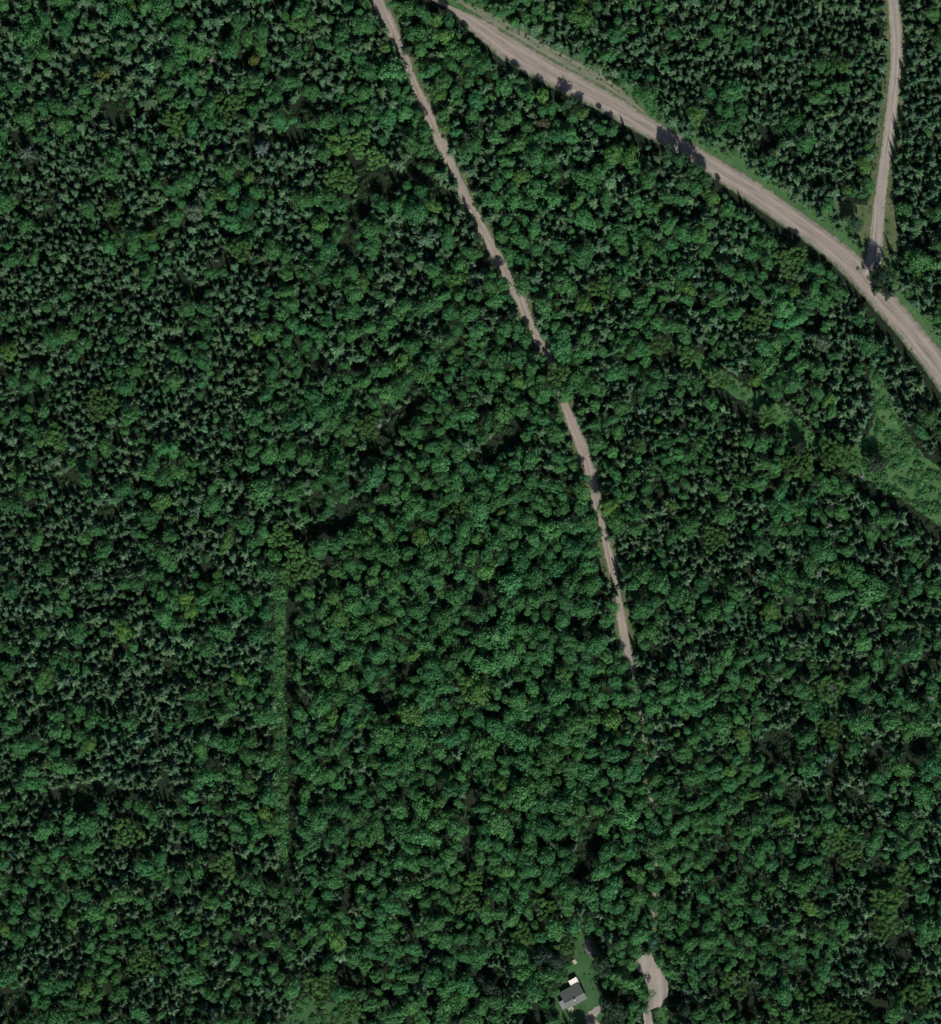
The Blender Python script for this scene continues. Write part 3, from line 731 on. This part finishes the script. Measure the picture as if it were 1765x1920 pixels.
# low growth: undergrowth in the gaps, tall weeds and brambles in the open places
under, weeds = [], []
for _ in range(50000):
    x, y = R.uniform(x0, x1), R.uniform(y0, y1); r = R.uniform(.7, 2.0)
    if clash(x, y, r, .5) or blocked(x, y, r): continue
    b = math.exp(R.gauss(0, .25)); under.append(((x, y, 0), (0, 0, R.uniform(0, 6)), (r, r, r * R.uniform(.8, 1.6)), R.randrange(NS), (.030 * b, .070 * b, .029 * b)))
for q, dens, rmax in ((STRIP, .75, 2.6), (MEADOW, .36, 2.4), (YARD, .05, 1.0), (FORK, .05, .8), (FORK_E, .05, .7), *[(gq, .34, 1.9) for gq in GLADES]):
    bx = (min(p[0] for p in q), min(p[1] for p in q), max(p[0] for p in q), max(p[1] for p in q))
    for _ in range(int((bx[2] - bx[0]) * (bx[3] - bx[1]) * S * S * dens)):
        px, py = R.uniform(bx[0], bx[2]), R.uniform(bx[1], bx[3])
        if not inside(q, px, py): continue
        if q is YARD and (math.hypot(px - 1074, py - 1868) < 42 or py > 1885): continue
        if q is not STRIP and noise.noise(Vector((px * .03, py * .03, 40))) < -.15 and R.random() < .8: continue
        p = W(px, py); r = R.triangular(.4, rmax * 1.3, .8); b = math.exp(R.gauss(0, .22)); hue = R.gauss(0, 1)
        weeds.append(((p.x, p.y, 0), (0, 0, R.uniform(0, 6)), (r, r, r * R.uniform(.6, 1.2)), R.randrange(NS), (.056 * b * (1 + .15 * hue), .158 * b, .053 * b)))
for c, off in ((F_ROAD.c, 1), (F_TRACK.c, 0), (F_LANE.c, 0)):
    for p in c:
        for side in (-1, 1):
            for _ in range(2 if off else 1):
                if R.random() < .45: continue
                d = p[2] * .5 + R.uniform(1.0, 5.5 if off else 2.2)
                q = min(range(len(c)), key=lambda i: abs(c[i][0] - p[0]) + abs(c[i][1] - p[1])); a, b2 = c[max(q - 1, 0)], c[min(q + 1, len(c) - 1)]
                t = Vector((b2[0] - a[0], b2[1] - a[1])).normalized(); x, y = p[0] - t.y * d * side, p[1] + t.x * d * side
                r = R.triangular(.3, 1.3, .5); b = math.exp(R.gauss(0, .22))
                weeds.append(((x, y, 0), (0, 0, R.uniform(0, 6)), (r, r, r * R.uniform(.6, 1.3)), R.randrange(NS), (.047 * b, .115 * b, .045 * b)))
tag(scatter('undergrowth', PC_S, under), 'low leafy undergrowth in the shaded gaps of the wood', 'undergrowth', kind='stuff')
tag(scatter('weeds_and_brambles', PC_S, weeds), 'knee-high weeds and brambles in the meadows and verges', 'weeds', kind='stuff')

# ------------------------------------------------------------------ dead trees
def dead_tree(seed, parent):
    rr = random.Random(seed); mb = MB(); lx, ly = rr.uniform(-1.2, 1.2), rr.uniform(-1.2, 1.2)
    mb.tube([(0, 0, 0), (lx * .4, ly * .4, 6), (lx, ly, 13.5)], [.3, .22, .07], 7)
    mb.build('trunk', M_DEAD, parent); b = MB()
    for k in range(16):
        z = rr.uniform(5, 13); a = rr.uniform(0, 6.28); L = rr.uniform(1.2, 3.2) * (1.25 - z / 16); f = z / 13.5
        o = Vector((lx * f, ly * f, z)); u = Vector((math.cos(a), math.sin(a), rr.uniform(.1, .6)))
        b.tube([o, o + u * L * .6, o + u * L + Vector((0, 0, rr.uniform(-.2, .5)))], [.13, .10, .04], 5)
        s = Vector((-u.y, u.x, .3)); b.tube([o + u * L * .5, o + u * L * .75 + s * rr.uniform(-.8, .8)], [.08, .03], 4)
    b.build('branches', M_DEAD, parent)
for i, (px, py, lab) in enumerate([(1556, 985, 'below the streamside meadow near the right edge'), (1618, 890, 'on the lower bank of the streamside meadow'), (710, 800, 'at the black gap left of centre'),
        (1418, 872, 'among small conifers below the streamside meadow'), (165, 325, 'in the black gaps of the upper left wood'), (305, 905, 'left of centre above the lime green tree'), (1228, 1418, 'over the hidden part of the narrow track'),
        (1536, 1075, 'left of the very large green crown'), (398, 115, 'in the upper left wood below the top edge'), (1745, 1310, 'at the right edge of the lower right wood'), (715, 1648, 'in a shaded gap at the lower middle'), (345, 1465, 'in the lower left conifer wood')]):
    p = W(px, py); o = empty('dead_tree', p); tag(o, 'bare bleached dead tree ' + lab, 'dead tree', 'dead trees'); dead_tree(i + 3, o)

# ------------------------------------------------------------------ the cabin and what stands in its yard
RZ = math.radians(29)                                # ridge runs up to the right
hc = W(1076, 1870)
house = tag(empty('cabin', hc, RZ), 'small cabin with a dark grey-green pitched roof in a grassy yard at the bottom', 'cabin')
# local x along the ridge, local y across (positive = upper left in the photo)
Lh, yb, yf, hw, rh, yr = 11.6, 5.4, -4.4, 2.6, 5.3, -.6
w_ = MB()
prof = [(0, yb - .5, 0), (0, yf + .5, 0), (0, yf + .5, hw), (0, yr, rh - .25), (0, yb - .5, hw)]
w_.prism(prof, (-Lh / 2 + .5, 0, 0), (Lh / 2 - .5, 0, 0)); w_.build('wall', M_SIDING, house)
def slope(y_e, y_r, z_e, z_r):
    m = MB(); t = .16
    m.prism([(0, y_e, z_e), (0, y_r, z_r), (0, y_r, z_r + t), (0, y_e, z_e + t)], (-Lh / 2, 0, 0), (Lh / 2, 0, 0))
    sg = 1 if y_e < y_r else -1                       # shingle courses, each lapping the one below
    n = 14
    for k in range(n):
        a, b = k / n, (k + 1) / n
        y0_, y1_ = y_e + (y_r - y_e) * a, y_e + (y_r - y_e) * b; z0_, z1_ = z_e + (z_r - z_e) * a + t, z_e + (z_r - z_e) * b + t
        m.prism([(0, y0_, z0_ + .012), (0, y1_, z1_ + .004), (0, y1_, z1_ + .03), (0, y0_, z0_ + .05)], (-Lh / 2 + .03, 0, 0), (Lh / 2 - .03, 0, 0))
    return m
rf = slope(yb, yr + .01, hw - .05, rh).build('roof', M_SHINGLE, house)
slope(yf, yr - .01, hw - .05, rh).build('front_slope', M_SHINGLE, rf)
m = MB(); m.box((0, yr, rh + .2), (Lh + .1, .34, .1)); m.build('ridge_cap', M_SHINGLE, rf)
m = MB(); m.box((-.2, -1.5, 5.3), (.7, .7, 2.0)); m.box((-.2, -1.5, 6.36), (.84, .84, .12)); ch = m.build('chimney', M_BRICK, rf)
m = MB(); m.tube([(-.2, -1.5, 6.42), (-.2, -1.5, 6.75)], [.17, .17], 10); m.build('flue_pipe', M_STEEL, ch)
# lower wing at the left gable
m = MB(); m.box((-Lh / 2 - 1.05, -1.2, 1.05), (2.6, 4.2, 2.1)); wing = m.build('side_wing', M_SIDING, house)
m = MB(); m.prism([(0, -3.5, 2.15), (0, 1.1, 2.6), (0, 1.1, 2.7), (0, -3.5, 2.25)], (-Lh / 2 - 2.6, 0, 0), (-Lh / 2 + .42, 0, 0)); m.build('wing_roof', M_LEANTO, wing)
m = MB(); m.box((-Lh / 2 + 1.2, yf - .75, .22), (3.0, 2.4, .16))
for k in range(3): m.box((-Lh / 2 + 1.2, yf - 2.1 - k * .3, .12 - k * .05), (1.4, .28, .06))
m.build('porch_deck', M_DECK, house)
for x in (-Lh / 2 - .1, -Lh / 2 + 2.5):
    m = MB(); m.box((x, yf - 1.8, .75), (.1, .1, .9)); m.build('porch_post', M_TRIM, house)
def window(x, y, z, wd, ht, along=True):
    f = MB(); d = .12
    if along:
        for a, b in ((-wd / 2, ht), (wd / 2, ht)): f.box((x + a, y, z), (.09, d, ht + .09))
        for b in (-ht / 2, ht / 2): f.box((x, y, z + b), (wd - .09, d, .09))
        f.box((x, y, z), (.05, d * .7, ht - .09))
    else:
        for a in (-wd / 2, wd / 2): f.box((x, y + a, z), (d, .09, ht + .09))
        for b in (-ht / 2, ht / 2): f.box((x, y, z + b), (d, wd - .09, .09))
    o = f.build('window', M_TRIM, house); g_ = MB(); g_.box((x, y, z), (wd - .1, .05, ht - .1) if along else (.05, wd - .1, ht - .1)); g_.build('pane', M_GLASS, o)
for x in (.8, 3.6): window(x, yf + .46, 1.5, 1.2, 1.1)
for x in (-3.4, 0, 3.4): window(x, yb - .46, 1.5, 1.1, 1.0)
for y in (-1.8, 2.4): window(Lh / 2 - .46, y, 1.5, 1.1, 1.0, False)
m = MB(); m.box((-Lh / 2 + 1.6, yf + .46, 1.3), (.95, .1, 2.05)); dr = m.build('door', M_DOOR, house)
m = MB(); m.tube([(-Lh / 2 + 1.95, yf + .40, 1.25), (-Lh / 2 + 1.95, yf + .33, 1.25)], [.04, .04], 8); m.build('handle', M_STEEL, dr)

sh = tag(empty('shed', W(1076.5, 1843), RZ), 'small shed with a bright white sheet roof against the upper side of the cabin', 'shed')
m = MB(); m.box((0, 0, 1.1), (4.0, 3.0, 2.2)); m.build('wall', M_SIDING, sh)
m = MB(); m.prism([(0, -1.8, 2.25), (0, 1.8, 2.55), (0, 1.8, 2.63), (0, -1.8, 2.33)], (-2.35, 0, 0), (2.35, 0, 0))
for k in range(12): m.box((-2.2 + k * .4, 0, 2.49), (.05, 3.3, .04))
m.build('roof', M_WHITE, sh)
m = MB(); m.box((.4, 1.53, 1.0), (.9, .06, 1.9)); d_ = m.build('door', M_DOOR, sh)
m = MB(); m.box((.72, 1.6, 1.0), (.05, .08, .14)); m.build('handle', M_STEEL, d_)

pt = tag(empty('picnic_table', W(1078.5, 1806), math.radians(-55)), 'small pale timber picnic table on the grass above the white-roofed shed', 'picnic table')
m = MB()
for k in range(5): m.box((0, -.36 + k * .18, .76), (2.3, .165, .05))
m.build('tabletop', M_PALEWOOD, pt)
for s in (-1, 1):
    m = MB(); m.box((0, s * .72 - .09, .45), (2.3, .16, .05)); m.box((0, s * .72 + .09, .45), (2.3, .16, .05)); m.build('bench', M_PALEWOOD, pt)
for x in (-.8, .8):
    m = MB(); m.tube([(x, -.7, 0), (x, -.25, .73)], [.06, .06], 4); m.tube([(x, .7, 0), (x, .25, .73)], [.06, .06], 4); m.box((x, 0, .385), (.07, 1.7, .08)); m.build('leg_frame', M_PALEWOOD, pt)
m = MB(); m.tube([(-1.6, 0, .22), (0, .1, .26), (1.7, .35, .22)], [.24, .21, .15], 9); m.tube([(.3, .1, .3), (.8, .7, .6)], [.08, .03], 5)
lg = m.build('fallen_log', M_DEAD); lg.location = W(1102, 1768); lg.rotation_euler = (0, 0, .2)
tag(lg, 'bleached fallen log at the dark upper end of the cabin yard', 'log')

# ------------------------------------------------------------------ sky, sun, camera
w = bpy.data.worlds.new('World'); scene.world = w; w.use_nodes = True
nt = w.node_tree; bg = nt.nodes['Background']
sky = nt.nodes.new('ShaderNodeTexSky'); sky.sky_type = 'NISHITA'; sky.sun_disc = False
sky.sun_elevation = math.radians(SUN_EL); sky.sun_rotation = math.radians(SUN_AZ)
nt.links.new(sky.outputs[0], bg.inputs[0]); bg.inputs[1].default_value = .065
sl = bpy.data.lights.new('sun', 'SUN'); sl.energy = 4.7; sl.angle = math.radians(.5); sl.color = (1, .955, .89)
so = bpy.data.objects.new('sun', sl); COL.objects.link(so)
az, el = math.radians(SUN_AZ), math.radians(SUN_EL)
d = Vector((math.sin(az) * math.cos(el), math.cos(az) * math.cos(el), math.sin(el)))
so.rotation_euler = d.to_track_quat('Z', 'Y').to_euler(); so.location = d * 500

cam = bpy.data.cameras.new('camera'); co = bpy.data.objects.new('camera', cam); COL.objects.link(co)
H = 1800.0; co.location = (0, 0, H)
cam.sensor_fit = 'VERTICAL'; cam.sensor_height = 24.0
cam.lens = 24.0 * (H - 6) / (1920 * S); cam.clip_end = 9000; cam.clip_start = 10
scene.camera = co
scene.view_settings.view_transform = 'Standard'; scene.view_settings.look = 'None'
scene.view_settings.exposure = 0; scene.view_settings.gamma = 1
